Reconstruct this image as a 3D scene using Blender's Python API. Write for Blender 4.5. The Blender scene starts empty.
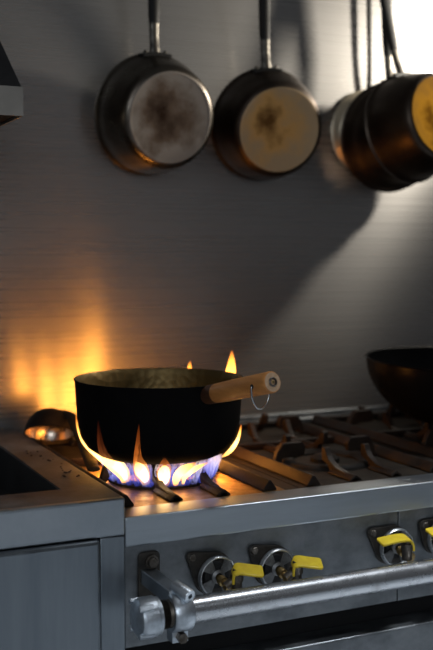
import bpy, bmesh, math, random
from mathutils import Vector, Matrix, Quaternion
random.seed(7)
S = bpy.context.scene
COL = S.collection

# ------------------------------------------------------------------ helpers
def V(*a): return Vector(a)

def box(bm, x0, x1, y0, y1, z0, z1):
    vs = [bm.verts.new((x, y, z)) for x in (x0, x1) for y in (y0, y1) for z in (z0, z1)]
    for f in ((0,1,3,2),(4,6,7,5),(0,4,5,1),(2,3,7,6),(0,2,6,4),(1,5,7,3)):
        bm.faces.new([vs[i] for i in f])
    return vs

def lathe(bm, prof, seg=48, M=None):
    """profile of (r, z) revolved round local Z; r = 0 closes to a pole"""
    M = M or Matrix.Identity(4)
    rings = []
    for r, z in prof:
        if r < 1e-6:
            rings.append([bm.verts.new(M @ V(0, 0, z))])
        else:
            rings.append([bm.verts.new(M @ V(r*math.cos(2*math.pi*k/seg), r*math.sin(2*math.pi*k/seg), z)) for k in range(seg)])
    for a, b in zip(rings, rings[1:]):
        for k in range(seg):
            k2 = (k+1) % seg
            if len(a) == 1 and len(b) == 1: continue
            if len(a) == 1: bm.faces.new((a[0], b[k], b[k2]))
            elif len(b) == 1: bm.faces.new((a[k], a[k2], b[0]))
            else: bm.faces.new((a[k], a[k2], b[k2], b[k]))

def frame_from(axis, up=(0,0,1)):
    z = Vector(axis).normalized(); u = Vector(up)
    if abs(z.dot(u.normalized())) > .99: u = V(0,1,0)
    x = u.cross(z).normalized(); y = z.cross(x)
    return x, y, z

def mat_axis(origin, axis, up=(0,0,1)):
    """local Z -> axis, local Y -> roughly up"""
    x, y, z = frame_from(axis, up)
    return Matrix.Translation(origin) @ Matrix((x, y, z)).transposed().to_4x4()

def catmull(pts, n):
    out = []
    P = [pts[0]] + list(pts) + [pts[-1]]
    for i in range(1, len(P)-2):
        p0, p1, p2, p3 = (Vector(q) for q in P[i-1:i+3])
        for k in range(n):
            t = k/n
            out.append(.5*((2*p1)+(p2-p0)*t+(2*p0-5*p1+4*p2-p3)*t*t+(3*p1-p0-3*p2+p3)*t**3))
    out.append(Vector(pts[-1]))
    return out

def tube(bm, pts, rad, seg=14, n=6, smooth=True, up=(0,0,1), flat=1.0, cap=True, layer=None):
    """tube through pts; rad one number or one per point; flat squashes the section across its own second axis"""
    if not isinstance(rad, (list, tuple)): rad = [rad]*len(pts)
    if smooth and len(pts) > 2:
        q = catmull([Vector((*p, )) for p in pts], n)
        rr = [v.x for v in catmull([V(r, 0, 0) for r in rad], n)]
    else:
        q = [Vector(p) for p in pts]; rr = list(rad)
    rings = []; m = len(q)
    for i, p in enumerate(q):
        d = q[min(i+1, m-1)] - q[max(i-1, 0)]
        x, y, z = frame_from(d, up)
        ring = []
        for k in range(seg):
            a = 2*math.pi*k/seg
            v = bm.verts.new(p + x*(rr[i]*math.cos(a)) + y*(rr[i]*flat*math.sin(a)))
            if layer is not None: v[layer] = i/(m-1)
            ring.append(v)
        rings.append(ring)
    for a, b in zip(rings, rings[1:]):
        for k in range(seg):
            k2 = (k+1) % seg
            bm.faces.new((a[k], a[k2], b[k2], b[k]))
    if cap:
        bm.faces.new(rings[0][::-1]); bm.faces.new(rings[-1])

def prism(bm, poly, t, M=None):
    """2-D polygon (local XY) extruded from z = 0 to z = t"""
    M = M or Matrix.Identity(4)
    a = [bm.verts.new(M @ V(x, y, 0)) for x, y in poly]
    b = [bm.verts.new(M @ V(x, y, t)) for x, y in poly]
    n = len(poly)
    bm.faces.new(a[::-1]); bm.faces.new(b)
    for i in range(n):
        j = (i+1) % n
        bm.faces.new((a[i], a[j], b[j], b[i]))

def rounded(poly, r, n=5):
    out = []; m = len(poly)
    for i in range(m):
        p = Vector(poly[i]); a = Vector(poly[i-1]); b = Vector(poly[(i+1) % m])
        d1 = (a-p).normalized(); d2 = (b-p).normalized()
        for k in range(n+1):
            t = k/n
            q0 = p+d1*r; q1 = p+d2*r
            out.append(tuple((q0*(1-t)+p*t)*(1-t)+(p*(1-t)+q1*t)*t))
    return out

def obj(name, bm, mat, parent=None, local=False, smooth=None, bevel=0, seg=2):
    """link the bmesh as ONE object; coordinates are the world's unless local"""
    bmesh.ops.recalc_face_normals(bm, faces=bm.faces[:])
    off = None
    if parent is not None:
        if not local:
            root = parent
            while root.parent: root = root.parent
            bm.transform(root.matrix_basis.inverted())
    else:
        xs = [v.co for v in bm.verts]
        off = V((min(v.x for v in xs)+max(v.x for v in xs))/2, (min(v.y for v in xs)+max(v.y for v in xs))/2, min(v.z for v in xs))
        bm.transform(Matrix.Translation(-off))
    me = bpy.data.meshes.new(name); bm.to_mesh(me); bm.free()
    o = bpy.data.objects.new(name, me); COL.objects.link(o)
    if off: o.location = off
    if parent is not None: o.parent = parent
    me.materials.append(mat)
    if smooth is not None:
        for p in me.polygons: p.use_smooth = True
        if smooth < 180: me.set_sharp_from_angle(angle=math.radians(smooth))
    if bevel:
        b = o.modifiers.new('bevel', 'BEVEL'); b.width = bevel; b.segments = seg; b.limit_method = 'ANGLE'; b.angle_limit = math.radians(35)
        for p in me.polygons: p.use_smooth = True
        if smooth is None: me.set_sharp_from_angle(angle=math.radians(60))
        b.harden_normals = False
    return o

def thing(name, label, cat, loc=(0,0,0), M=None, group=None):
    o = bpy.data.objects.new(name, None); COL.objects.link(o)
    o.empty_display_size = .05
    if M is not None: o.matrix_basis = M
    else: o.location = loc
    o['label'] = label; o['category'] = cat
    if group: o['group'] = group
    return o

def tag(o, label, cat, group=None):
    o['label'] = label; o['category'] = cat
    if group: o['group'] = group
    return o

def struct(name, bm, m, **k):
    o = obj(name, bm, m, **k); o['kind'] = 'structure'; return o

def B(): return bmesh.new()

# ---------------------------------------------------------------- materials
def new_mat(name):
    m = bpy.data.materials.new(name); m.use_nodes = True
    nt = m.node_tree; nt.nodes.clear()
    out = nt.nodes.new('ShaderNodeOutputMaterial')
    return m, nt, out

def principled(name, c1, c2=None, metal=0., rough=.5, rough2=None, scale=(6,6,6), detail=6, lo=.35, hi=.65,
               bump=0., bscale=80, aniso=0., tangent=None, coat=0., spec=.5):
    m, nt, out = new_mat(name); N = nt.nodes; L = nt.links
    p = N.new('ShaderNodeBsdfPrincipled'); L.new(p.outputs[0], out.inputs[0])
    p.inputs['Metallic'].default_value = metal; p.inputs['Roughness'].default_value = rough
    p.inputs['Base Color'].default_value = (*c1, 1); p.inputs['Coat Weight'].default_value = coat
    p.inputs['Specular IOR Level'].default_value = spec
    tc = N.new('ShaderNodeTexCoord'); mp = N.new('ShaderNodeMapping'); L.new(tc.outputs['Object'], mp.inputs[0])
    mp.inputs['Scale'].default_value = scale
    nz = N.new('ShaderNodeTexNoise'); nz.inputs['Scale'].default_value = 1; nz.inputs['Detail'].default_value = detail
    nz.inputs['Roughness'].default_value = .65
    L.new(mp.outputs[0], nz.inputs['Vector'])
    rp = N.new('ShaderNodeMapRange'); rp.inputs['From Min'].default_value = lo; rp.inputs['From Max'].default_value = hi
    L.new(nz.outputs[0], rp.inputs[0])
    if c2 is not None:
        mx = N.new('ShaderNodeMix'); mx.data_type = 'RGBA'
        mx.inputs['A'].default_value = (*c1, 1); mx.inputs['B'].default_value = (*c2, 1)
        L.new(rp.outputs[0], mx.inputs['Factor']); L.new(mx.outputs['Result'], p.inputs['Base Color'])
    if rough2 is not None:
        mr = N.new('ShaderNodeMapRange'); mr.inputs['To Min'].default_value = rough; mr.inputs['To Max'].default_value = rough2
        L.new(rp.outputs[0], mr.inputs[0]); L.new(mr.outputs[0], p.inputs['Roughness'])
    if bump:
        n2 = N.new('ShaderNodeTexNoise'); n2.inputs['Scale'].default_value = bscale; n2.inputs['Detail'].default_value = 4
        L.new(tc.outputs['Object'], n2.inputs['Vector'])
        bp = N.new('ShaderNodeBump'); bp.inputs['Strength'].default_value = bump; bp.inputs['Distance'].default_value = .002
        L.new(n2.outputs[0], bp.inputs['Height']); L.new(bp.outputs[0], p.inputs['Normal'])
    if aniso:
        p.inputs['Anisotropic'].default_value = aniso
        cx = N.new('ShaderNodeCombineXYZ')
        for i in range(3): cx.inputs[i].default_value = tangent[i]
        L.new(cx.outputs[0], p.inputs['Tangent'])
    return m

def wall_steel():
    """horizontally brushed sheet: a sharp lobe drawn out upright over a wide soft one"""
    m = principled('brushed_wall_steel', (.405,.39,.375), (.43,.414,.40), 1, .265, .285, scale=(1.0, 3, 120), detail=2, lo=.25, hi=.75, aniso=.85, tangent=(0,0,1))
    nt = m.node_tree; N = nt.nodes; L = nt.links
    p = [n for n in N if n.type == 'BSDF_PRINCIPLED'][0]; out = [n for n in N if n.type == 'OUTPUT_MATERIAL'][0]
    q = N.new('ShaderNodeBsdfPrincipled'); q.inputs['Metallic'].default_value = 1; q.inputs['Roughness'].default_value = .52
    L.new(p.inputs['Base Color'].links[0].from_socket, q.inputs['Base Color'])
    mx = N.new('ShaderNodeMixShader'); mx.inputs[0].default_value = .42
    L.new(p.outputs[0], mx.inputs[1]); L.new(q.outputs[0], mx.inputs[2]); L.new(mx.outputs[0], out.inputs[0])
    return m
STEEL_WALL = wall_steel()
STEEL = principled('worktop_steel', (.40,.44,.48), (.52,.56,.60), 1, .30, .46, scale=(9, 9, 9), bump=.05, bscale=300)
STEEL_TOP = principled('worn_worktop_steel', (.13,.13,.135), (.28,.285,.295), 1, .45, .62, scale=(22, 22, 22), bump=.18, bscale=260)
STEEL_FRONT = principled('door_steel', (.23,.26,.29), (.31,.345,.38), 1, .30, .40, scale=(26, 3, 2.2), detail=4, aniso=.4, tangent=(0,0,1))
STEEL_PANEL = principled('greasy_panel_steel', (.16,.172,.185), (.30,.318,.335), 1, .36, .55, scale=(14, 14, 20), bump=.1, bscale=150)
STEEL_LEDGE = principled('ledge_steel', (.42,.46,.50), (.52,.57,.62), 1, .30, .42, scale=(3, 20, 30))
CHROME = principled('pipe_steel', (.62,.64,.67), (.42,.42,.43), 1, .27, .42, scale=(26, 40, 40), lo=.5, hi=.75, bump=.01, bscale=120)
CAST_ALU = principled('zinc_fitting', (.74,.80,.87), (.50,.55,.60), 1, .30, .5, scale=(60, 60, 60), bump=.2, bscale=240)
SHUTTER = principled('shutter_steel', (.72,.74,.77), (.45,.46,.47), 1, .24, .45, scale=(60, 60, 60))
SPOKE = principled('shutter_plate_steel', (.26,.265,.27), (.15,.15,.15), 1, .4, .6, scale=(60, 60, 60))
BLACK = principled('sooty_iron', (.008,.007,.007), (.018,.015,.012), 0, .55, .75, spec=.1, scale=(30, 30, 30), bump=.3, bscale=120)
GLOW_TRAY = principled('flame_glow_tray', (.50,.32,.13), (.25,.15,.06), 1, .30, .5, scale=(40,40,40), bump=.3, bscale=90)  # gold of the flame glow put into the tray's own colour
GRATE = principled('seasoned_grate_iron', (.007,.004,.003), (.020,.011,.006), .25, .44, .64, spec=.3, scale=(30, 30, 30), bump=.25, bscale=160)
DECK = principled('greasy_deck', (.012,.010,.008), (.028,.021,.015), 0, .6, .8, spec=.12, scale=(24, 24, 24), bump=.2, bscale=110)
FLANGE = principled('dark_flange', (.035,.033,.031), (.075,.065,.055), .6, .42, .65, scale=(50, 50, 50), bump=.15, bscale=200)
BOLT = principled('bolt_steel', (.20,.18,.16), (.10,.085,.07), 1, .38, .55, scale=(90, 90, 90))
BRASS = principled('aged_brass', (.46,.33,.14), (.24,.16,.07), 1, .34, .5, scale=(120, 120, 120))
YELLOW = principled('yellow_vinyl', (.80,.60,.03), (.68,.47,.02), 0, .34, .45, scale=(60, 60, 60))
SOOT_POT = principled('sooty_pot', (.0025,.0025,.0028), (.005,.0045,.0045), 0, .75, .9, spec=.06, scale=(26, 26, 26), bump=.15, bscale=90)
WOOD = principled('handle_wood', (.63,.27,.075), (.45,.175,.045), 0, .42, .55, scale=(60, 9, 60), detail=5, coat=.15)
WOOD_END = principled('handle_end_grain', (.62,.42,.27), (.48,.30,.17), 0, .6, scale=(200, 200, 200))
SCORCH = principled('scorched_wood', (.10,.035,.012), (.05,.02,.01), 0, .5, scale=(60, 9, 60))
WIRE = principled('wire_steel', (.6,.62,.64), None, 1, .25)
WOK = principled('wok_iron', (.003,.003,.0032), (.005,.005,.0053), 0, .27, .34, scale=(20, 20, 20), bump=.05, bscale=160, spec=.05)
PAN_SIDE = principled('smoked_pan_side', (.16,.145,.12), (.07,.055,.045), 1, .24, .4, scale=(9, 9, 9))
PAN_SIDE_RED = principled('browned_pan_side', (.075,.058,.045), (.035,.025,.02), 1, .36, .5, scale=(9, 9, 9))
PAN_HANDLE = principled('pan_handle_iron', (.008,.0075,.0075), (.016,.015,.014), .1, .5, .7, scale=(40, 40, 40), spec=.2)
PAN_FERRULE = principled('pan_ferrule_steel', (.13,.118,.10), (.025,.022,.02), .9, .38, .55, scale=(50, 50, 50))
PALE_PAN = principled('pale_pan_steel', (.62,.54,.40), (.48,.42,.32), .9, .34, .5, scale=(10, 10, 10))
HOOD_DARK = principled('smoked_hood_steel', (.05,.05,.051), (.09,.088,.09), 1, .36, .5, scale=(8, 8, 8))
HOOD_RIM = principled('hood_rim_steel', (.38,.355,.32), (.48,.445,.40), 1, .32, .45, scale=(8, 8, 8))
BLACK_PLATE = principled('black_well_enamel', (.010,.011,.012), (.016,.017,.018), 0, .5, .6, scale=(12, 12, 12))
DARK_VOID = principled('cavity_shade_black', (.010,.010,.011), None, 0, .7)  # near-black stands in for the shade inside gaps and openings
TILE = principled('floor_tile', (.42,.44,.46), (.34,.36,.38), 0, .5, .65, scale=(5, 5, 5))
CRUMB = principled('charred_crumb', (.03,.024,.02), (.07,.055,.045), 0, .6, scale=(300, 300, 300))

def pan_base_mat(name, cmid, cstain, cedge, R, off=(0,0), metal=.85, spec=.12):
    """scorched pan bottom: brown burn marks of their own shape on bare metal"""
    m, nt, out = new_mat(name); N = nt.nodes; L = nt.links
    p = N.new('ShaderNodeBsdfPrincipled'); L.new(p.outputs[0], out.inputs[0])
    p.inputs['Metallic'].default_value = metal; p.inputs['Specular IOR Level'].default_value = spec
    tc = N.new('ShaderNodeTexCoord')
    nz = N.new('ShaderNodeTexNoise'); nz.inputs['Scale'].default_value = 17; nz.inputs['Detail'].default_value = 8; nz.inputs['Roughness'].default_value = .6
    L.new(tc.outputs['Object'], nz.inputs['Vector'])
    mp = N.new('ShaderNodeMapping'); mp.inputs['Location'].default_value = (off[0], 0, off[1]); mp.inputs['Scale'].default_value = (1, 0, 1)
    L.new(tc.outputs['Object'], mp.inputs[0])
    ln = N.new('ShaderNodeVectorMath'); ln.operation = 'LENGTH'; L.new(mp.outputs[0], ln.inputs[0])
    dv = N.new('ShaderNodeMath'); dv.operation = 'DIVIDE'; dv.inputs[1].default_value = R; L.new(ln.outputs['Value'], dv.inputs[0])
    ad = N.new('ShaderNodeMath'); ad.operation = 'MULTIPLY_ADD'; ad.inputs[1].default_value = 2.3; L.new(nz.outputs[0], ad.inputs[0]); L.new(dv.outputs[0], ad.inputs[2])
    sc = N.new('ShaderNodeMath'); sc.operation = 'MULTIPLY'; sc.inputs[1].default_value = .44; L.new(ad.outputs[0], sc.inputs[0])
    rp = N.new('ShaderNodeValToRGB'); L.new(sc.outputs[0], rp.inputs[0])
    e = rp.color_ramp.elements
    e[0].position = .44; e[0].color = (*cstain, 1); e[1].position = .92; e[1].color = (*cedge, 1)
    x = e.new(.68); x.color = (*cmid, 1)
    mr = N.new('ShaderNodeMapRange'); mr.inputs['To Min'].default_value = .42; mr.inputs['To Max'].default_value = .62; L.new(nz.outputs[0], mr.inputs[0])
    L.new(mr.outputs[0], p.inputs['Roughness']); L.new(rp.outputs[0], p.inputs['Base Color'])
    return m

def hammered(name, c1, c2, rough):
    m, nt, out = new_mat(name); N = nt.nodes; L = nt.links
    p = N.new('ShaderNodeBsdfPrincipled'); L.new(p.outputs[0], out.inputs[0])
    p.inputs['Metallic'].default_value = .8; p.inputs['Roughness'].default_value = rough
    tc = N.new('ShaderNodeTexCoord')
    vo = N.new('ShaderNodeTexVoronoi'); vo.inputs['Scale'].default_value = 75; L.new(tc.outputs['Object'], vo.inputs['Vector'])
    mx = N.new('ShaderNodeMix'); mx.data_type = 'RGBA'; mx.inputs['A'].default_value = (*c1, 1); mx.inputs['B'].default_value = (*c2, 1)
    nz = N.new('ShaderNodeTexNoise'); nz.inputs['Scale'].default_value = 30; L.new(tc.outputs['Object'], nz.inputs['Vector'])
    L.new(nz.outputs[0], mx.inputs['Factor']); L.new(mx.outputs['Result'], p.inputs['Base Color'])
    bp = N.new('ShaderNodeBump'); bp.inputs['Strength'].default_value = .6; bp.inputs['Distance'].default_value = .002
    L.new(vo.outputs['Distance'], bp.inputs['Height']); L.new(bp.outputs[0], p.inputs['Normal'])
    return m
POT_INSIDE = hammered('hammered_pot_inside', (.20,.135,.05), (.12,.08,.03), .5)

def flame_mat(name, stops, strengths, alphas, streak=0., sscale=(150, 150, 22)):
    """burning gas: colour, strength and opacity run along the tongue (attribute t, 0 at its root)"""
    m, nt, out = new_mat(name); N = nt.nodes; L = nt.links
    at = N.new('ShaderNodeAttribute'); at.attribute_name = 't'
    def ramp(vals):
        r = N.new('ShaderNodeValToRGB'); L.new(at.outputs['Fac'], r.inputs[0])
        el = r.color_ramp.elements
        el[0].position = vals[0][0]; el[0].color = vals[0][1]; el[1].position = vals[-1][0]; el[1].color = vals[-1][1]
        for p_, c in vals[1:-1]:
            x = el.new(p_); x.color = c
        return r
    c = ramp([(p_, (*col, 1)) for p_, col in stops])
    mxs = max(s for _, s in strengths)
    s = ramp([(p_, (v/mxs,)*3+(1,)) for p_, v in strengths])
    a = ramp([(p_, (v,)*3+(1,)) for p_, v in alphas])
    em = N.new('ShaderNodeEmission'); L.new(c.outputs[0], em.inputs[0])
    mu = N.new('ShaderNodeMath'); mu.operation = 'MULTIPLY'; mu.inputs[1].default_value = mxs
    L.new(s.outputs[0], mu.inputs[0]); L.new(mu.outputs[0], em.inputs[1])
    tr = N.new('ShaderNodeBsdfTransparent'); mix = N.new('ShaderNodeMixShader')
    if streak:
        tc = N.new('ShaderNodeTexCoord'); mp = N.new('ShaderNodeMapping'); mp.inputs['Scale'].default_value = sscale
        L.new(tc.outputs['Object'], mp.inputs[0])
        nz = N.new('ShaderNodeTexNoise'); nz.inputs['Scale'].default_value = 1; nz.inputs['Detail'].default_value = 2; L.new(mp.outputs[0], nz.inputs['Vector'])
        mr = N.new('ShaderNodeMapRange'); mr.inputs['From Min'].default_value = .35; mr.inputs['From Max'].default_value = .65; mr.inputs['To Min'].default_value = 1-streak
        L.new(nz.outputs[0], mr.inputs[0])
        m2 = N.new('ShaderNodeMath'); m2.operation = 'MULTIPLY'; L.new(a.outputs[0], m2.inputs[0]); L.new(mr.outputs[0], m2.inputs[1])
        L.new(m2.outputs[0], mix.inputs[0])
    else:
        L.new(a.outputs[0], mix.inputs[0])
    L.new(tr.outputs[0], mix.inputs[1]); L.new(em.outputs[0], mix.inputs[2]); L.new(mix.outputs[0], out.inputs[0])
    return m

BLUE_JET = flame_mat('blue_gas_flame', [(0,(.10,.13,.85)),(.45,(.20,.21,.95)),(.8,(.50,.42,.90)),(1,(1.,.55,.25))],
                     [(0,.6),(.5,.8),(.8,1.0),(1,1.2)], [(0,.4),(.3,.6),(.8,.6),(1,.15)], .9, (420, 420, 30))
VIOLET_JET = flame_mat('pale_violet_gas_flame', [(0,(.35,.36,1.)),(.45,(.62,.58,1.)),(.8,(.9,.75,.8)),(1,(1.,.6,.3))],
                     [(0,.6),(.5,1.1),(.8,1.3),(1,1.2)], [(0,.3),(.3,.5),(.8,.5),(1,.1)], .95, (420, 420, 24))
HOT_CORE = flame_mat('white_hot_flame', [(0,(.55,.5,1.)),(.2,(1.,.80,.50)),(.6,(1.,.62,.22)),(1,(1.,.40,.08))],
                     [(0,2),(.3,6),(.65,6),(1,2)], [(0,.25),(.25,.85),(.7,.9),(1,.0)], .35)
ORANGE = flame_mat('orange_flame', [(0,(1.,.50,.18)),(.4,(1.,.36,.06)),(1,(1.,.17,.02))],
                   [(0,2.0),(.4,2.2),(1,.7)], [(0,.12),(.3,.45),(.6,.34),(1,.0)], .5)
FAINT = flame_mat('faint_red_flame', [(0,(1.,.40,.10)),(1,(1.,.12,.03))], [(0,.9),(1,.3)], [(0,.12),(.4,.2),(1,.0)], .5)
BRIGHT = flame_mat('bright_yellow_flame', [(0,(1.,.42,.08)),(.5,(1.,.58,.16)),(.8,(1.,.45,.08)),(1,(1.,.22,.02))],
                   [(0,3),(.5,5.5),(1,2.2)], [(0,.3),(.3,.8),(.75,.85),(1,.1)], .2)

BACK = flame_mat('tall_yellow_flame', [(0,(1.,.36,.06)),(.4,(1.,.37,.055)),(.8,(1.,.37,.05)),(1,(1.,.22,.02))],
                 [(0,28),(.25,38),(.55,10),(.8,3.5),(1,1.8)], [(0,.4),(.3,.85),(.8,.85),(1,.1)], .2)

# ------------------------------------------------------------------- places
YF, YW = 1.328, 1.962                   # front plane of the range, plane of the back wall
CAMZ = 1.1717

# -------------------------------------------------------------- the setting
bm = B(); box(bm, -1.6, 4.2, YW, YW+.1, 0, 2.8)
struct('wall_back', bm, STEEL_WALL)
bm = B(); box(bm, -1.6, 4.2, -3.2, YW, -.1, 0)
struct('floor', bm, TILE)

# ------------------------------------------------------------ left worktop
XR = .4822; ZC = .830
ct = thing('steel_counter', 'stainless steel counter with a black sunken well, left of the gas range', 'counter', (0, 1.6, 0))
bm = B()                                # worktop with a square opening for the plate
hx0, hx1, hy0, hy1 = -.02, .417, 1.413, 1.83
x0, x1, y0, y1 = -.55, XR, YF-.006, YW-.004
for a in ((x0, hx0, y0, y1), (hx1, x1, y0, y1), (hx0, hx1, y0, hy0), (hx0, hx1, hy1, y1)):
    box(bm, *a, ZC-.0035, ZC)
bmesh.ops.remove_doubles(bm, verts=bm.verts[:], dist=1e-5)
obj('worktop', bm, STEEL_TOP, ct, bevel=.0012)
bm = B(); box(bm, x0, x1, y0-.0005, y0+.012, .7772, ZC+.0003)
obj('fascia', bm, STEEL, ct, bevel=.0025, seg=3)
bm = B()
for a in ((hx0-.004, hx0, hy0-.004, hy1+.004), (hx1, hx1+.004, hy0-.004, hy1+.004), (hx0, hx1, hy0-.004, hy0), (hx0, hx1, hy1, hy1+.004)):
    box(bm, *a, ZC-.075, ZC-.0036)
box(bm, hx0-.004, hx1+.004, hy0-.004, hy1+.004, ZC-.079, ZC-.075)
obj('sunken_well', bm, BLACK_PLATE, ct)['label'] = 'black sunken well'
bm = B(); box(bm, .4455, XR, y0+.001, y0+.05, .10, .7765)
obj('corner_post', bm, STEEL_FRONT, ct, bevel=.0015)
bm = B(); box(bm, x0, .4440, y0-.010, y0+.02, .13, .7770)
obj('door', bm, STEEL_FRONT, ct, bevel=.006, seg=4)
bm = B(); box(bm, x0, XR-.002, y0+.055, y1, .10, .748)
for a in ((hx1+.006, XR-.002, y0+.055, y1), (x0, hx0-.006, y0+.055, y1)): box(bm, *a, .7482, .8262)
obj('cabinet_body', bm, STEEL_PANEL, ct)
for x in (-.5, .44):
    for y in (1.37, 1.90):
        bm = B(); lathe(bm, [(0,0),(.022,0),(.022,.012),(.016,.02),(.016,.10),(0,.10)], 16, Matrix.Translation((x, y, 0)))
        obj('leg', bm, STEEL_PANEL, ct, smooth=40)
# crumbs on the worktop
bm = B()
for k in range(22):
    x = random.gauss(.455, .012); y = random.uniform(1.47, 1.72); s = random.uniform(.0008, .0026)
    if not (.424 < x < .482): continue
    q = bmesh.ops.create_icosphere(bm, subdivisions=1, radius=s)
    for v in q['verts']:
        v.co = V(v.co.x*random.uniform(.8, 1.5)+x, v.co.y*random.uniform(.8, 1.5)+y, max(v.co.z*.7, -s*.5)+ZC+s*.5)
cr = obj('crumbs', bm, CRUMB); cr['kind'] = 'stuff'
tag(cr, 'charred crumbs scattered along the edge of the steel counter', 'crumbs')

# ---------------------------------------------------------------- gas range
ZD = .7965                              # cooking deck
ZL = .80                                # top of the front ledge
XA, XB = .4838, 1.95
rg = thing('gas_range', 'stainless steel commercial gas range with yellow levered valves', 'stove', (1.2, 1.6, 0))
bm = B(); box(bm, XA, XB, YF, 1.383, .757, ZL)
obj('front_ledge', bm, STEEL_LEDGE, rg, bevel=.003, seg=3)
YP = YF+.010                            # face of the control panel
bm = B(); box(bm, XA+.003, .9555, YP, YP+.018, .607, .7568)
obj('control_panel', bm, STEEL_PANEL, rg, bevel=.0012)
bm = B(); box(bm, .9573, XB, YP, YP+.018, .607, .7568)
obj('control_panel', bm, STEEL_PANEL, rg, bevel=.0012)
bm = B(); box(bm, XA, XB, 1.3832, YW-.006, .778, ZD)
obj('deck', bm, DECK, rg)
bm = B(); box(bm, XA, XB, YW-.030, YW-.003, ZD, .808)
box(bm, XA, XB, YW-.010, YW-.003, .808, .818)
obj('rear_rail', bm, STEEL_PANEL, rg, bevel=.002)
bm = B(); box(bm, XA, XB, 1.39, 1.95, .30, .772)
obj('body', bm, DARK_VOID, rg)
bm = B(); box(bm, XA+.01, XB, YF, YF+.05, .18, .566)
obj('oven_door', bm, STEEL_PANEL, rg, bevel=.003)
bm = B(); box(bm, XA+.01, XB, YF+.052, 1.95, .10, .30)
obj('plinth', bm, DARK_VOID, rg)
for x in (.54, 1.9):
    for y in (1.41, 1.90):
        bm = B(); lathe(bm, [(0,0),(.025,0),(.025,.012),(.018,.02),(.018,.10),(0,.10)], 16, Matrix.Translation((x, y, 0)))
        obj('leg', bm, STEEL_PANEL, rg, smooth=40)

BURN = [.630, .950, 1.270]; BY = 1.555
for bx_ in BURN:
    bm = B()
    T = Matrix.Translation((bx_, BY, ZD))
    lathe(bm, [(.058,0),(.088,0),(.0875,.004),(.084,.008),(.076,.009),(.066,.008),(.058,.004),(.058,0)], 48, T)
    obj('burner_ring', bm, BLACK, rg, smooth=50)
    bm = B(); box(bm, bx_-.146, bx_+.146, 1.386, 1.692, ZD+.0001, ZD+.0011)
    obj('drip_tray', bm, GLOW_TRAY if bx_ == BURN[0] else DECK, rg, smooth=40)  # glow colour only under the burning ring, plain dark deck elsewhere
    bm = B(); lathe(bm, [(.0,0),(.026,0),(.026,.008),(.018,.013),(0,.014)], 32, T)
    obj('inner_burner', bm, BLACK, rg, smooth=50)

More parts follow.
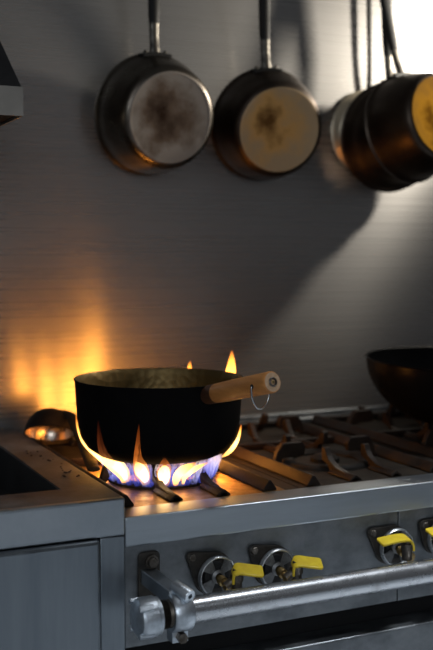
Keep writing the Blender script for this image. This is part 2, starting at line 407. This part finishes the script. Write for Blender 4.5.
# valves
def valve(cx, cz, fx, fz, turned, dia=.0308):
    """flange on the panel, slotted air shutter disc, brass spindle, yellow lever"""
    v = None
    c = V(cx, YP, cz)
    # flange: diamond with rounded corners, long axis from upper left to lower right
    a = V(fx-cx, 0, fz-cz); la = a.length+.014; ad = a.normalized(); pd = V(-ad.z, 0, ad.x)
    P = [(ad*la), (pd*.037), (-ad*la), (-pd*.037)]
    poly = rounded([(p.x, p.z) for p in P], .017, 6)
    M = Matrix.Translation((cx, YP, cz)) @ Matrix(((1,0,0),(0,0,-1),(0,1,0))).to_4x4()
    bm = B(); prism(bm, poly, .006, M)
    v = obj('gas_valve', bm, FLANGE, rg, bevel=.0012)
    for s in (1, -1):
        bp = c + ad*(s*(la-.014))
        bm = B(); lathe(bm, [(0,.0115),(.0052,.0115),(.006,.0105),(.006,.006),(0,.006)], 6, mat_axis(bp, (0,-1,0)))
        obj('bolt', bm, BOLT, v)
    # disc with a raised rim and three cut openings, standing off the panel
    M = mat_axis(c+V(0,-.018,0), (0,-1,0)); r = dia
    bm = B(); lathe(bm, [(r-.0040,.000),(r-.001,-.001),(r,.0015),(r,.006),(r-.0015,.0078),(r-.0030,.0078),(r-.0040,.006),(r-.0040,.0)], 48, M)
    obj('shutter_rim', bm, SHUTTER, v, smooth=40)
    bm = B()
    for k in range(4):                  # spokes: wedges between the openings
        a0 = math.radians(20+90*k); a1 = a0+math.radians(46)
        n = 8; inn = .009; outr = r-.003
        poly = [(outr*math.cos(a0+(a1-a0)*i/n), outr*math.sin(a0+(a1-a0)*i/n)) for i in range(n+1)]
        poly += [(inn*math.cos(a1+(a0-a1)*i/n), inn*math.sin(a1+(a0-a1)*i/n)) for i in range(n+1)]
        prism(bm, poly, .0025, M @ Matrix.Translation((0,0,.001)))
    lathe(bm, [(.0105,.0),(.0105,.006),(.006,.008),(.006,.0),(.0105,.0)], 24, M)
    obj('air_shutter', bm, SPOKE, v, smooth=40)
    bm = B(); lathe(bm, [(0,-.012),(r*.62,-.012),(r*.62,.0),(0,.0)], 32, M)
    obj('mixer_throat', bm, DARK_VOID, v, smooth=40)
    # brass orifice stem running forward and down into the manifold
    p0 = c+V(0,-.018,0); p1 = c+V(.006,-.052,-.010)
    ax = p1-p0
    bm = B(); lathe(bm, [(0,0),(.0045,0),(.0045,.010),(.0075,.010),(.0075,.018),(.005,.019),(.005,.027),(.0085,.027),(.0085,.036),(0,.036)], 12, mat_axis(p0, ax))
    obj('brass_nozzle', bm, BRASS, v, smooth=40)
    # cock body behind the lever, standing on the pipe
    q = c+(V(-.001,-.050,.008) if turned else V(.0165,-.050,.004))
    bm = B(); lathe(bm, [(0,-.020),(.008,-.020),(.008,-.004),(.010,-.004),(.010,.006),(.006,.006),(.006,.013),(0,.013)], 12, Matrix.Translation(q))
    tube(bm, [p1+V(-.006,.004,.003), q], .0065, 10, smooth=False)
    obj('cock_body', bm, BOLT, v, smooth=40)
    # lever: bent strap in yellow vinyl
    s = -1 if turned else 1
    if turned: path = [(.008,0,-.004),(.007,0,.006),(-.001,0,.0145),(-.018,-.001,.0165),(-.036,-.002,.0160),(-.054,-.003,.0145)]
    else: path = [(-.006,0,-.004),(-.005,0,.008),(.002,-.001,.0130),(.016,-.006,.0110),(.036,-.014,.0080)]
    bm = B(); pts = catmull([q+V(*p) for p in path], 6)
    wv = V(-.002, -.0115, -.0015) if turned else V(-.0048, -.0120, -.0030)
    pr = None; n = len(pts); rings = []
    for i, p in enumerate(pts):
        d = (pts[min(i+1, n-1)]-pts[max(i-1, 0)]).normalized(); w = wv*(1.15 if i > n*.35 else .85)
        if i == n-1: w = w*.7
        nn = d.cross(w).normalized()*.0019
        rings.append([bm.verts.new(p+w+nn), bm.verts.new(p-w+nn), bm.verts.new(p-w-nn), bm.verts.new(p+w-nn)])
    for a_, b_ in zip(rings, rings[1:]):
        for k in range(4): bm.faces.new((a_[k], a_[(k+1)%4], b_[(k+1)%4], b_[k]))
    bm.faces.new(rings[0][::-1]); bm.faces.new(rings[-1])
    obj('lever', bm, YELLOW, v, bevel=.0014, seg=3)['label'] = 'yellow lever'
    return v
valve(.6234, .7002, .5882, .7288, False)
valve(.7224, .6985, .690, .7265, False)
valve(.9389, .7040, .9019, .7276, True)
valve(1.0313, .7080, 1.003, .7288, True)

# manifold pipe with end cap, neck, clamp
PY, PZ = 1.253, .6815
bm = B(); R_ = .0185
tube(bm, [(.522,PY,PZ),(XB,PY,PZ)], R_, 40, smooth=False)
pipe = obj('manifold_pipe', bm, CHROME, rg, smooth=40)
ax = mat_axis((.470,PY,PZ), (1,0,0))
bm = B(); lathe(bm, [(0,-.001),(.018,-.001),(.0255,.004),(.0275,.011),(.0275,.027),(.0255,.029),(.0255,.033),(.021,.034),(0,.034)], 40, ax)
cap = obj('end_cap', bm, CAST_ALU, pipe, smooth=40)
for k in range(4):                       # wrench lugs on the cap
    a = math.radians(45+90*k)
    Mx = ax @ Matrix.Rotation(a, 4, 'Z') @ Matrix.Translation((.0262, 0, .010))
    bm = B(); b0 = bmesh.ops.create_cube(bm, size=1)
    for v in b0['verts']: v.co = Mx @ V(v.co.x*.006, v.co.y*.009, v.co.z*.022)
    obj('lug', bm, CAST_ALU, cap, bevel=.0015)
bm = B(); prof = [(0, .034)]
for k in range(8):
    prof += [(.0195, .034+.0016*k), (.0175, .0348+.0016*k)]
prof += [(.0195, .050), (0, .050)]
lathe(bm, prof, 32, ax)
obj('threaded_neck', bm, BOLT, pipe, smooth=30)
bm = B()
lathe(bm, [(.0187,.050),(.0245,.050),(.0265,.0525),(.0265,.0765),(.0245,.079),(.0187,.079),(.0187,.05)], 40, ax)
box(bm, .470+.053, .470+.076, PY-.004, PY+.016, PZ-.041, PZ-.024)
cl = obj('clamp', bm, CAST_ALU, pipe, smooth=40)
bm = B(); lathe(bm, [(0,.008),(.0035,.008),(.0035,.020),(.0085,.020),(.0095,.0185),(.0095,-.012),(0,-.012)], 24, mat_axis((.536,PY-.002,PZ+.031), (.35,-1,-.25)))
obj('clamp_bolt', bm, CAST_ALU, pipe, smooth=40)
bm = B(); lathe(bm, [(0,.006),(.0075,.006),(.0075,-.004),(0,-.004)], 6, mat_axis((.535,PY-.008,PZ-.033), (0,-1,0)))
obj('clamp_nut', bm, BOLT, pipe)
# bracket that carries the pipe
bm = B()
poly = rounded([(-.0165,-.075),(.0165,-.075),(.0165,.030),(-.0165,.030)], .009, 6)
prism(bm, poly, .005, Matrix.Translation((.5225, YP, .715)) @ Matrix(((1,0,0),(0,0,-1),(0,1,0))).to_4x4())
br = obj('bracket', bm, FLANGE, rg, bevel=.001)
bm = B(); box(bm, .509, .531, PY+.002, YP-.003, .700, .7215)
for v in bm.verts:                       # the arm drops a little and spreads to the clamp
    if v.co.y < 1.3: v.co.z -= .010; v.co.x += .012
obj('arm', bm, STEEL, br, bevel=.0015)
bm = B(); lathe(bm, [(0,.010),(.0065,.010),(.0075,.0085),(.0075,.004),(.010,.004),(.010,.0),(0,0)], 20, mat_axis((.5255,YP-.005,.731), (0,-1,0)))
obj('bolt', bm, BOLT, br, smooth=40)

# ------------------------------------------------------------------- grates
GLAB = ['cast iron grate under the sooty pot, lit by the flames',
        'empty cast iron grate between the sooty pot and the black wok',
        'cast iron grate under the black wok']
ZT = .838                                # where pots rest
def ridge(bm, x, ya, yb, z0, z1, w):
    """roof-shaped bar running in depth"""
    prism(bm, [(-w/2, 0), (w/2, 0), (w/2, .003), (.002, z1-z0), (-.002, z1-z0), (-w/2, .003)], yb-ya,
          Matrix.Translation((x, ya, z0)) @ Matrix(((1,0,0),(0,0,1),(0,1,0))).to_4x4())
def grate(cx, label):
    g = thing('burner_grate', label, 'grate', (cx, BY, ZD), group='grates on the gas range')
    z0 = ZD+.0016; y0, y1 = 1.392, 1.925
    for dx in (-.120, .120):
        bm = B(); ridge(bm, cx+dx, y0, y1, z0, z0+.017, .024)
        obj('side_rail', bm, GRATE, g, bevel=.001)
    for ya, yb in ((1.700, 1.714), (y1-.014, y1)):
        bm = B(); box(bm, cx-.108, cx+.108, ya, yb, z0, z0+.012)
        obj('cross_bar', bm, GRATE, g, bevel=.002)
    # fingers running in from the front and from the back, ending in upright tips
    for dx in (-.04, .04):
        for s, ya, yo in ((1, 1.492, y0), (-1, 1.618, 1.700), (1, 1.775, 1.714), (-1, 1.855, y1-.014)):
            L = abs(ya-yo)
            M = Matrix.Translation((cx+dx-.0055, yo, z0)) @ Matrix(((0,0,1),(s,0,0),(0,1,0))).to_4x4()
            bm = B(); prism(bm, [(0,0),(L-.028,0),(L-.020,.012),(L,.018),(L,ZT-z0-.003),(L-.003,ZT-z0),(L-.010,ZT-z0),(L-.014,ZT-z0-.008),(L-.022,.022),(L*.55,.012),(0,.006)], .011, M)
            ridge(bm, cx+dx, min(ya-s*.030, yo), max(ya-s*.030, yo), z0, z0+.010, .022)
            obj('finger', bm, GRATE, g, bevel=.001)
    # broad plates from either side
    for s in (-1, 1):
        for yy in (BY, 1.815):
            if yy > 1.8 and s < 0 and cx == BURN[0]: continue
            ext = .112
            prof = rounded([(.046, .014), (.090, .013), (.096, .001), (.108, .001), (.100, ZT-z0-.014), (.090, ZT-z0-.0005), (.050, ZT-z0-.0005), (.044, ZT-z0-.010)], .004, 4)
            M = Matrix.Translation((cx, yy-.006, z0)) @ Matrix(((s,0,0),(0,0,1),(0,1,0))).to_4x4()
            bm = B(); prism(bm, prof, .012, M)
            obj('support_plate', bm, GRATE, g, bevel=.0015)
for x, l in zip(BURN, GLAB): grate(x, l)

# ---------------------------------------------------------------------- pot
PX, PYc = .6285, 1.556
pot = thing('saucepan', 'large soot-black pot with a wooden handle cooking over the flames', 'pot', (PX, PYc, ZT))
T = Matrix.Translation((PX, PYc, ZT+.0008))
KR = .955
out_ = [(0,0),(.085,0),(.104,.002),(.120,.009),(.131,.020),(.137,.034),(.1405,.055),(.143,.085),(.1445,.112),(.1455,.124),(.147,.126)]
bm = B(); lathe(bm, [(r*KR, z) for r, z in out_+[(.1465,.1275),(.1445,.1275)]], 72, T)
body = obj('body', bm, SOOT_POT, pot, smooth=60)
inn = [(.1447,.1274),(.1428,.124),(.1418,.112),(.140,.085),(.1375,.055),(.134,.035),(.128,.022),(.117,.0115),(.102,.006),(.085,.004),(0,.004)]
bm = B(); lathe(bm, [(r*KR, z) for r, z in inn], 72, T)
obj('interior', bm, POT_INSIDE, pot, smooth=60)['label'] = 'hammered brassy inside of the pot'
# handle
hd = V(.20, -.98, 0)
h0 = V(PX, PYc, ZT+.112) + hd*.129
h1 = V(.6848, 1.265, .9888)
hv = (h1-h0).normalized(); HL = (h1-h0).length
Mh = mat_axis(h0, hv)
bm = B(); lathe(bm, [(0,.004),(.013,.004),(.0148,.012),(.0152,.028),(.0150,.034),(0,.034)], 32, Mh)
obj('handle_socket', bm, SCORCH, pot, smooth=40)
bm = B(); lathe(bm, [(0,.0335),(.0150,.0335),(.0155,.06),(.0157,HL*.6),(.0160,HL-.006),(.0158,HL-.002),(.0146,HL),(0,HL)], 40, Mh)
wh = obj('handle', bm, WOOD, pot, smooth=40); wh['label'] = 'turned wooden handle'
bm = B(); lathe(bm, [(0,HL+.0006),(.0138,HL+.0006),(.0142,HL-.001),(0,HL-.001)], 40, Mh)
obj('end_face', bm, WOOD_END, wh, smooth=40)
bm = B(); lathe(bm, [(.0040,HL),(.0072,HL),(.0072,HL+.0018),(.0062,HL+.0028),(.0050,HL+.0028),(.0040,HL+.0012),(.0040,HL)], 28, Mh)
obj('ferrule', bm, BOLT, wh, smooth=40)
bm = B(); lathe(bm, [(0,HL+.0026),(.0016,HL+.0026),(.0022,HL+.002),(.0022,HL),(0,HL)], 18, Mh)
obj('screw', bm, BRASS, wh, smooth=40)
hc = h0+hv*(HL-.028); side = hv.cross(V(0,0,1)).normalized()
bm = B()
tube(bm, [hc-side*.0163-V(0,0,.002), hc-side*.0168-V(0,0,.008), hc-side*.0135-V(0,0,.024), hc-side*.004-V(0,0,.0345), hc+side*.006-V(0,0,.034),
          hc+side*.0145-V(0,0,.022), hc+side*.0168-V(0,0,.008), hc+side*.0163-V(0,0,.002)], .0014, 8, 8)
tube(bm, [hc-side*.0163-V(0,0,.002), hc+side*.0163-V(0,0,.002)], .0011, 8, smooth=False)
obj('hanging_loop', bm, WIRE, wh, smooth=60)
for s in (-1, 1):
    bm = B(); lathe(bm, [(0,.0005),(.0035,.0005),(.0035,-.001),(0,-.001)], 16, mat_axis(hc+side*s*.0156-V(0,0,.002), side*s))
    obj('hole', bm, DARK_VOID, wh, smooth=40)

# ---------------------------------------------------------------------- wok
wk = thing('wok', 'black round bottomed wok on the grate at the far end', 'wok', (1.281, 1.60, ZT))
WR = .182; wd = .128
T = Matrix.Translation((1.281, 1.60, ZT-.0035)) @ Matrix.Rotation(math.radians(2), 4, 'X')
prof = []
for i in range(17):
    t = i/16; r = WR*math.sin(t*math.pi/2*.98)**.86 if i else 0
    prof.append((r, wd*(1-math.cos(t*math.pi/2))**1.0))
prof2 = [(max(r-.0022, 0), z+.0022) for r, z in prof[::-1]]
prof2[-1] = (0, .0022)
bm = B(); lathe(bm, prof+[(WR+.003, wd+.002),(WR+.0025, wd+.004),(WR-.001, wd+.003)]+prof2, 72, T)
obj('bowl', bm, WOK, wk, smooth=50)
bm = B(); tube(bm, [T @ V(WR-.002, .02, wd-.004), T @ V(WR+.08, .01, wd+.02), T @ V(WR+.20, .0, wd+.05)], [.010,.012,.014], 16, 6)
obj('handle', bm, BLACK, wk, smooth=50)

# -------------------------------------------------------------------- ladle
ld = thing('ladle', 'upturned dark steel ladle lying behind the counter edge beside the pot', 'ladle', (.535, 1.77, .806))
bc = V(.527, 1.858, .8325); oa = V(-.18, -.42, -.89).normalized(); LR = .047
M = mat_axis(bc, -oa)
pr = [(LR*math.cos(math.radians(a)), LR*math.sin(math.radians(a))) for a in range(0, 91, 9)]; pr[-1] = (0, LR)
bm = B(); lathe(bm, pr[::-1]+[(LR+.001,-.001),(LR-.0015,-.0012)], 40, M)
lb = obj('bowl', bm, BLACK, ld, smooth=50)
bm = B(); lathe(bm, [(LR-.0015,-.0012)]+[(r-.0016 if r > .002 else 0, z-.0016 if z > .002 else 0) for r, z in pr], 40, M)
obj('bowl_inside', bm, principled('ladle_steel', (.40,.33,.27), (.5,.42,.34), 1, .20, .35, scale=(30,30,30)), lb, smooth=50)
bm = B()
tube(bm, [bc+V(.022,.004,.038), bc+V(.034,-.03,.033), bc+V(.020,-.13,.012), (.512,1.55,.8235)], [.011,.0115,.0105,.0105], 12, 6, flat=.4)
obj('handle', bm, BLACK, ld, smooth=50)

# ------------------------------------------------------------- hanging pans
RZ = 1.80; RY = YW-.075                  # hanging rail above the pans
def pan(label, rim_c, base_c, up, R, Rb, mats, hook, hl=.25, worn=True, kind='saucepan'):
    rim_c = Vector(rim_c); base_c = Vector(base_c)
    a = (base_c-rim_c); D = a.length; a.normalize()
    y = -a; z = (Vector(up) - y*Vector(up).dot(y)).normalized(); x = y.cross(z)
    M = Matrix.Translation(rim_c) @ Matrix((x, y, z)).transposed().to_4x4()
    p = thing('hanging_pan', label, 'pan', M=M, group='pans hanging on the wall')
    L = Matrix(((1,0,0,0),(0,0,-1,0),(0,1,0,0),(0,0,0,1)))     # lathe Z -> local -Y
    rr = .014
    side = [(R+.004, .001), (R+.0045, .004), (R+.001, .0065), (R-.001, .010), (R*.97+Rb*.03, .030), (R*.55+Rb*.45+.004, D-.045), (Rb+.011, D-.020), (Rb+.0075, D-.009), (Rb+.002, D-.0025), (Rb-.003, D-.0005)]
    inner = [(Rb-.006, D-.004), (Rb+.003, D-.010), (Rb+.007, D-.022), (R*.55+Rb*.45+.001, D-.045), (R*.97+Rb*.03-.003, .030), (R-.004, .010), (R-.001, .002), (R+.001, .0), (R+.004, .001)]
    bm = B(); lathe(bm, side, 64, L); lathe(bm, [(0, D-.004)]+inner, 64, L)
    obj('body', bm, mats[0], p, local=True, smooth=60)
    bm = B(); lathe(bm, [(Rb-.003, D-.0005), (Rb-.005, D+.0003), (Rb-.0075, D-.0004), (Rb-.009, D-.0006), (0, D-.0002)], 64, L)
    b = obj('base', bm, mats[1], p, local=True, smooth=60); b['label'] = 'heat stained pan base'
    # bracket riveted under the rim, ferrule, handle with eye
    bm = B()
    n = 10; ring = []
    for i in range(n+1):
        t = math.radians(90-15+30*i/n)
        ring.append((t,))
    vs = []
    for (t,) in ring:
        row = []
        for (rad, yy) in ((R+.0055, -.004), (R+.0055, -.030), (R-.004, -.030), (R-.004, -.004)):
            row.append(bm.verts.new((rad*math.cos(t), yy, rad*math.sin(t))))
        vs.append(row)
    for q, w in zip(vs, vs[1:]):
        for k in range(4): bm.faces.new((q[k], q[(k+1)%4], w[(k+1)%4], w[k]))
    bm.faces.new(vs[0][::-1]); bm.faces.new(vs[-1])
    bk = obj('bracket', bm, PAN_HANDLE, p, local=True, bevel=.001)
    for s in (-1, 1):
        bm = B(); lathe(bm, [(0,.010),(.003,.009),(.0045,.006),(.0045,0),(0,0)], 12, mat_axis((s*.020, -.017, R-.001), (s*.17, 0, 1)))
        obj('rivet', bm, PAN_FERRULE, bk, local=True, smooth=50)
    bm = B(); tube(bm, [(0,-.016,R-.002),(0,-.014,R+.012),(0,-.010,R+.035),(0,-.008,R+.060)], [.0125,.0105,.0098,.0105], 16, 5, flat=.6, up=(0,1,0))
    obj('handle_neck', bm, mats[2], p, local=True, smooth=60)
    bm = B(); tube(bm, [(0,-.008,R+.055),(0,-.006,R+.09),(0,-.004,R+hl*.7),(0,-.003,R+hl-.03),(0,-.002,R+hl)], [.0100,.0122,.0125,.0122,.0100], 16, 6, flat=.6, up=(0,1,0))
    h = obj('handle', bm, PAN_HANDLE, p, local=True, smooth=60)
    bm = B(); n = 20
    pts = [(.010*math.sin(2*math.pi*i/n), -.002, R+hl+.008+.010*-math.cos(2*math.pi*i/n)) for i in range(n+1)]
    tube(bm, pts, .003, 8, smooth=False, cap=False, up=(0,1,0))
    obj('hanging_eye', bm, PAN_HANDLE, h, local=True, smooth=60)
    eye = M @ V(0, -.002, R+hl+.012)
    return p, eye

B1 = pan_base_mat('burnt_grey_base', (.115,.080,.058), (.028,.014,.008), (.24,.21,.185), .0905, (.012, -.008))
B2 = pan_base_mat('burnt_tan_base', (.54,.31,.105), (.13,.06,.016), (.40,.29,.17), .089, (.02, -.02), .6)
B3 = pan_base_mat('burnt_golden_base', (.24,.115,.012), (.045,.016,.002), (.16,.08,.016), .0875, (.03, .02), 0, .0)
eyes = []
def ray_place(): pass
_, e = pan('smoke grey saucepan with a brown burnt base, hanging nearest the hood', (.7587,1.92,1.4472), (.7648,1.826,1.4305), (-.05,0,1), .1165, .0905, (PAN_SIDE, B1, PAN_FERRULE), None, .24); eyes.append(e)
_, e = pan('hanging saucepan with a tan stained base, between two other pans', (1.0155,1.92,1.4412), (1.0035,1.826,1.4198), (-.085,0,1), .1135, .088, (PAN_SIDE_RED, B2, PAN_FERRULE), None, .25); eyes.append(e)
_, e = pan('saucepan with a golden brown base, hanging in front of darker pans', (1.3200,1.838,1.4369), (1.333,1.728,1.4545), (-.105,0,1), .113, .0875, (PAN_SIDE_RED, B3, PAN_FERRULE), None, .25); eyes.append(e)
_, e = pan('dark saucepan hanging hidden behind the golden based saucepan', (1.318,1.902,1.4268), (1.3132,1.82,1.4222), (-.07,0,1), .116, .084, (PAN_SIDE_RED, B2, PAN_FERRULE), None, .25); eyes.append(e)
# shallow pale pan flat against the wall, behind the two dark ones
pp = thing('hanging_pan', 'pale shallow pan, only its edge showing behind the dark hanging saucepans', 'pan', (1.300,1.955,1.441), group='pans hanging on the wall')
Mq = mat_axis((1.300,1.955,1.441), (0,-1,0))
bm = B(); lathe(bm, [(0,.024),(.070,.024),(.080,.021),(.088,.013),(.094,.003),(.097,.001),(.097,.0),(.093,.0),(.086,.010),(.078,.018),(.068,.021),(0,.021)], 56, Mq)
obj('body', bm, PALE_PAN, pp, smooth=50)
bm = B(); tube(bm, [(1.299,1.950,1.532),(1.297,1.946,1.60),(1.294,1.945,1.70),(1.292,1.945,1.78)], [.007,.006,.007,.007], 12, 5, flat=.5, up=(0,1,0))
obj('handle', bm, PAN_HANDLE, pp, smooth=50)
bm = B(); tube(bm, [(1.292+.009*math.sin(2*math.pi*i/20), 1.945, 1.789-.009*math.cos(2*math.pi*i/20)) for i in range(21)], .0028, 8, smooth=False, cap=False, up=(0,1,0))
obj('hanging_eye', bm, PAN_HANDLE, pp, smooth=60)

# rail and hooks that carry the pans, above the picture
rl = thing('pan_rail', 'flat steel hook rail on the wall above the hanging pans', 'rail', (1.0, 1.955, 1.78))
zs = [e.z for e in eyes]+[1.795]
bm = B(); box(bm, .55, 1.55, 1.953, 1.9615, min(zs)-.015, max(zs)+.025)
obj('bar', bm, STEEL_PANEL, rl, bevel=.001)
for e in eyes+[V(1.292, 1.945, 1.795)]:
    bm = B(); tube(bm, [(e.x, 1.954, e.z+.003), (e.x, e.y, e.z+.003), (e.x, e.y-.014, e.z+.005), (e.x, e.y-.020, e.z+.018)], .0028, 8, 5)
    obj('hook', bm, STEEL_PANEL, rl, smooth=60)

# ---------------------------------------------------------------------- hood
hx, hy, hz0, hz1 = .386, 1.478, 1.371, 1.413
hd_ = thing('exhaust_hood', 'dark sloped exhaust hood with a pale steel rim, high above the counter', 'hood', (-.1, 1.7, hz0))
HXL = -.62
bm = B()
box(bm, HXL, hx, hy, hy+.003, hz0, hz1); box(bm, hx-.003, hx, hy+.003, YW-.002, hz0, hz1); box(bm, HXL, HXL+.003, hy+.003, YW-.002, hz0, hz1)
obj('rim', bm, HOOD_RIM, hd_)
bm = B()
tb = [(HXL+.002,hy+.002,hz1),(hx-.002,hy+.002,hz1),(hx-.002,YW-.003,hz1),(HXL+.002,YW-.003,hz1)]
tt = [(HXL+.14,hy+.133,1.80),(hx-.142,hy+.133,1.80),(hx-.142,YW-.003,1.80),(HXL+.14,YW-.003,1.80)]
a = [bm.verts.new(p) for p in tb]; b = [bm.verts.new(p) for p in tt]
for k in range(4): bm.faces.new((a[k], a[(k+1)%4], b[(k+1)%4], b[k]))
bm.faces.new(b)
obj('canopy', bm, HOOD_DARK, hd_)
bm = B(); box(bm, HXL+.003, hx-.003, hy+.003, YW-.003, hz0+.004, hz0+.006)
obj('filter_panel', bm, BLACK, hd_)
bm = B(); box(bm, HXL+.25, hx-.22, hy+.21, YW-.01, 1.80, 2.75)
obj('duct', bm, HOOD_DARK, hd_)

# -------------------------------------------------------------------- flames
def flame(name, label, pts, rad, mat, flat=.55, up=(0,1,0), group='gas flames round the pot', core=None):
    bm = B(); lay = bm.verts.layers.float.new('t')
    tube(bm, pts, rad, 14, 7, up=up, flat=flat, layer=lay, cap=False)
    o = obj(name, bm, mat, smooth=180)
    tag(o, label, 'flame', group)
    if core:
        bm = B(); lay = bm.verts.layers.float.new('t')
        tube(bm, core[0], core[1], 14, 7, up=up, flat=flat, layer=lay, cap=False)
        bm.transform(Matrix.Translation(-o.location))
        c = obj('hot_core', bm, core[2], o, local=True, smooth=180)
    return o
c = V(PX+.003, BY, 0)
def rp(deg, r, z): a = math.radians(deg); return (c.x+r*math.cos(a), c.y+r*math.sin(a), z)
ZB = .805
# blue jets on the burner ring
for k in range(44):
    a = 360*k/44+random.uniform(-2, 2)
    j = random.uniform(-.004, .004)
    flame('burner_flame', 'short blue gas flame on the burner ring under the pot',
          [rp(a, .084, ZB-.002), rp(a, .087, ZB+.009), rp(a+j*300, .091+j*.5, ZB+.022), rp(a+j*500, .099+j, ZB+.036+j*.3)], [.0062,.0078,.0078,.006],
          VIOLET_JET if k % 5 in (0, 3) else BLUE_JET, .8, group='blue flames on the burner ring')
flame('flame', 'bright white flame sweeping up the pot wall beside the ladle',
      [rp(208,.088,ZB+.002), rp(207,.092,.821), rp(201,.103,.837), rp(190,.116,.851), rp(176,.1295,.866), rp(166,.1365,.884), rp(162,.140,.905)], [.007,.0105,.0115,.0085,.0045,.0022,.0006], BRIGHT, .6,
      core=([rp(208,.088,ZB+.004), rp(207,.092,.822), rp(200,.102,.838), rp(189,.115,.851), rp(178,.127,.862)], [.003,.006,.008,.0055,.0006], HOT_CORE))
flame('flame', 'thin bright flame curling round the pot bottom on the handle side',
      [rp(306,.116,.844), rp(314,.1195,.8485), rp(322,.1235,.855), rp(328,.1280,.864), rp(331,.1312,.875), rp(332,.1335,.888)], [.0012,.0034,.0038,.0030,.0018,.0005], BRIGHT, .6)
flame('flame', 'tall thin orange flame licking the front of the black pot',
      [rp(232,.088,ZB+.002), rp(232,.095,.820), rp(231,.112,.838), rp(232,.132,.862), rp(234,.1395,.912)], [.006,.010,.012,.006,.0005], ORANGE, .6,
      core=([rp(232,.088,ZB+.004), rp(232,.095,.820), rp(230,.108,.834), rp(229,.124,.850)], [.003,.0075,.009,.0006], HOT_CORE))
flame('flame', 'faint red flame in front of the pot near the ladle',
      [rp(206,.112,.838), rp(205,.124,.852), rp(204,.134,.875), rp(203,.139,.912)], [.005,.010,.007,.0005], FAINT, .5)
flame('flame', 'low yellow flame under the middle of the pot between two grate fingers',
      [rp(252,.088,ZB), rp(251,.096,.818), rp(250,.112,.836), rp(250,.131,.858)], [.007,.0105,.012,.001], ORANGE, .6,
      core=([rp(252,.088,ZB+.002), rp(251,.096,.818), rp(250,.108,.832), rp(250,.120,.844)], [.004,.009,.0095,.001], HOT_CORE))
flame('flame', 'curved pale flame under the pot nearest the handle',
      [rp(263,.088,ZB), rp(263,.094,.818), rp(268,.102,.831), rp(276,.116,.8425)], [.004,.0065,.007,.002], BRIGHT, .7)
flame('flame', 'slim curved pale flame close to the tip of a grate finger',
      [rp(271,.088,ZB), rp(272,.094,.818), rp(279,.102,.830), rp(288,.114,.840)], [.002,.0035,.004,.001], BRIGHT, .7)

# flames behind the pot
flame('flame', 'orange flame tip rising above the pot rim behind the wooden handle',
      [rp(32,.105,.812), rp(26,.146,.86), rp(20,.158,.93), rp(16,.157,.970), rp(14,.154,1.002)], [.009,.013,.012,.0085,.0006], BACK, .7)
flame('flame', 'small orange flame tip just showing over the back of the pot rim',
      [rp(52,.105,.812), rp(50,.148,.86), rp(49,.158,.92), rp(49,.158,.955), rp(48,.156,.978)], [.009,.013,.010,.006,.0006], BACK, .7)
for i, (d, zt) in enumerate(((72,.955),(92,.950),(112,.935))):
    flame('flame', ['orange flame hidden behind the middle of the pot', 'orange flame rising hidden behind the pot near the back wall', 'orange flame behind the pot on the ladle side'][i],
          [rp(d,.105,.812), rp(d,.148,.850), rp(d+2,.160,.885), rp(d+3,.160,.92), rp(d+2,.157,zt)], [.010,.015,.012,.007,.0006], BACK, .7)

# -------------------------------------------------------------------- lights
def area(name, loc, target, size, power, col, sy=None, spread=None):
    l = bpy.data.lights.new(name, 'AREA'); l.energy = power; l.color = col; l.size = size
    if sy: l.shape = 'RECTANGLE'; l.size_y = sy
    if spread: l.spread = math.radians(spread)
    o = bpy.data.objects.new(name, l); COL.objects.link(o); o.location = loc
    o.rotation_euler = (Vector(target)-Vector(loc)).to_track_quat('-Z', 'Y').to_euler()
    return o
# hood lamp beside the hanging pans, just out of frame
l = bpy.data.lights.new('hood_lamp', 'SPOT'); l.energy = 49; l.color = (1.,.93,.80); l.shadow_soft_size = .03
l.spot_size = math.radians(116); l.spot_blend = .85
o = bpy.data.objects.new('hood_lamp', l); COL.objects.link(o); o.location = (1.75, 1.68, 1.71)
o.rotation_euler = (V(1.22,1.96,1.63)-V(1.75,1.68,1.71)).to_track_quat('-Z', 'Y').to_euler()
# daylight, an added floor fill and an overhead lamp
area('window_daylight', (-1.0, -1.6, 2.0), (.7, 1.4, .7), 1.6, 22, (.84,.92,1.), 1.2)
area('floor_fill', (1.4, -1.3, 2.6), (1.4, -1.3, 0), 1.2, 21, (.84,.92,1.), .6, 110)  # added fill: brightens the floor that the steel fronts mirror
area('ceiling_lamp', (1.45, .98, 2.65), (1.40, .90, 0), .7, 6, (.90,.95,1.), .35, 48)
w = bpy.data.worlds.new('kitchen_air'); S.world = w; w.use_nodes = True
w.node_tree.nodes['Background'].inputs[0].default_value = (.80,.82,.86,1); w.node_tree.nodes['Background'].inputs[1].default_value = .066

# -------------------------------------------------------------------- camera
cd = bpy.data.cameras.new('camera'); cam = bpy.data.objects.new('camera', cd); COL.objects.link(cam)
cam.location = (0, 0, CAMZ); cam.rotation_euler = (math.radians(90-4.0496), 0, math.radians(-25.258))
cd.sensor_fit = 'VERTICAL'; cd.sensor_height = 36; cd.lens = 1017/650*36
cd.dof.use_dof = True; cd.dof.focus_distance = 1.5; cd.dof.aperture_fstop = 3.2
cd.clip_start = .02
S.camera = cam
vs = S.view_settings; vs.view_transform = 'Standard'; vs.look = 'None'; vs.gamma = 1; vs.use_curve_mapping = False; vs.exposure = .15
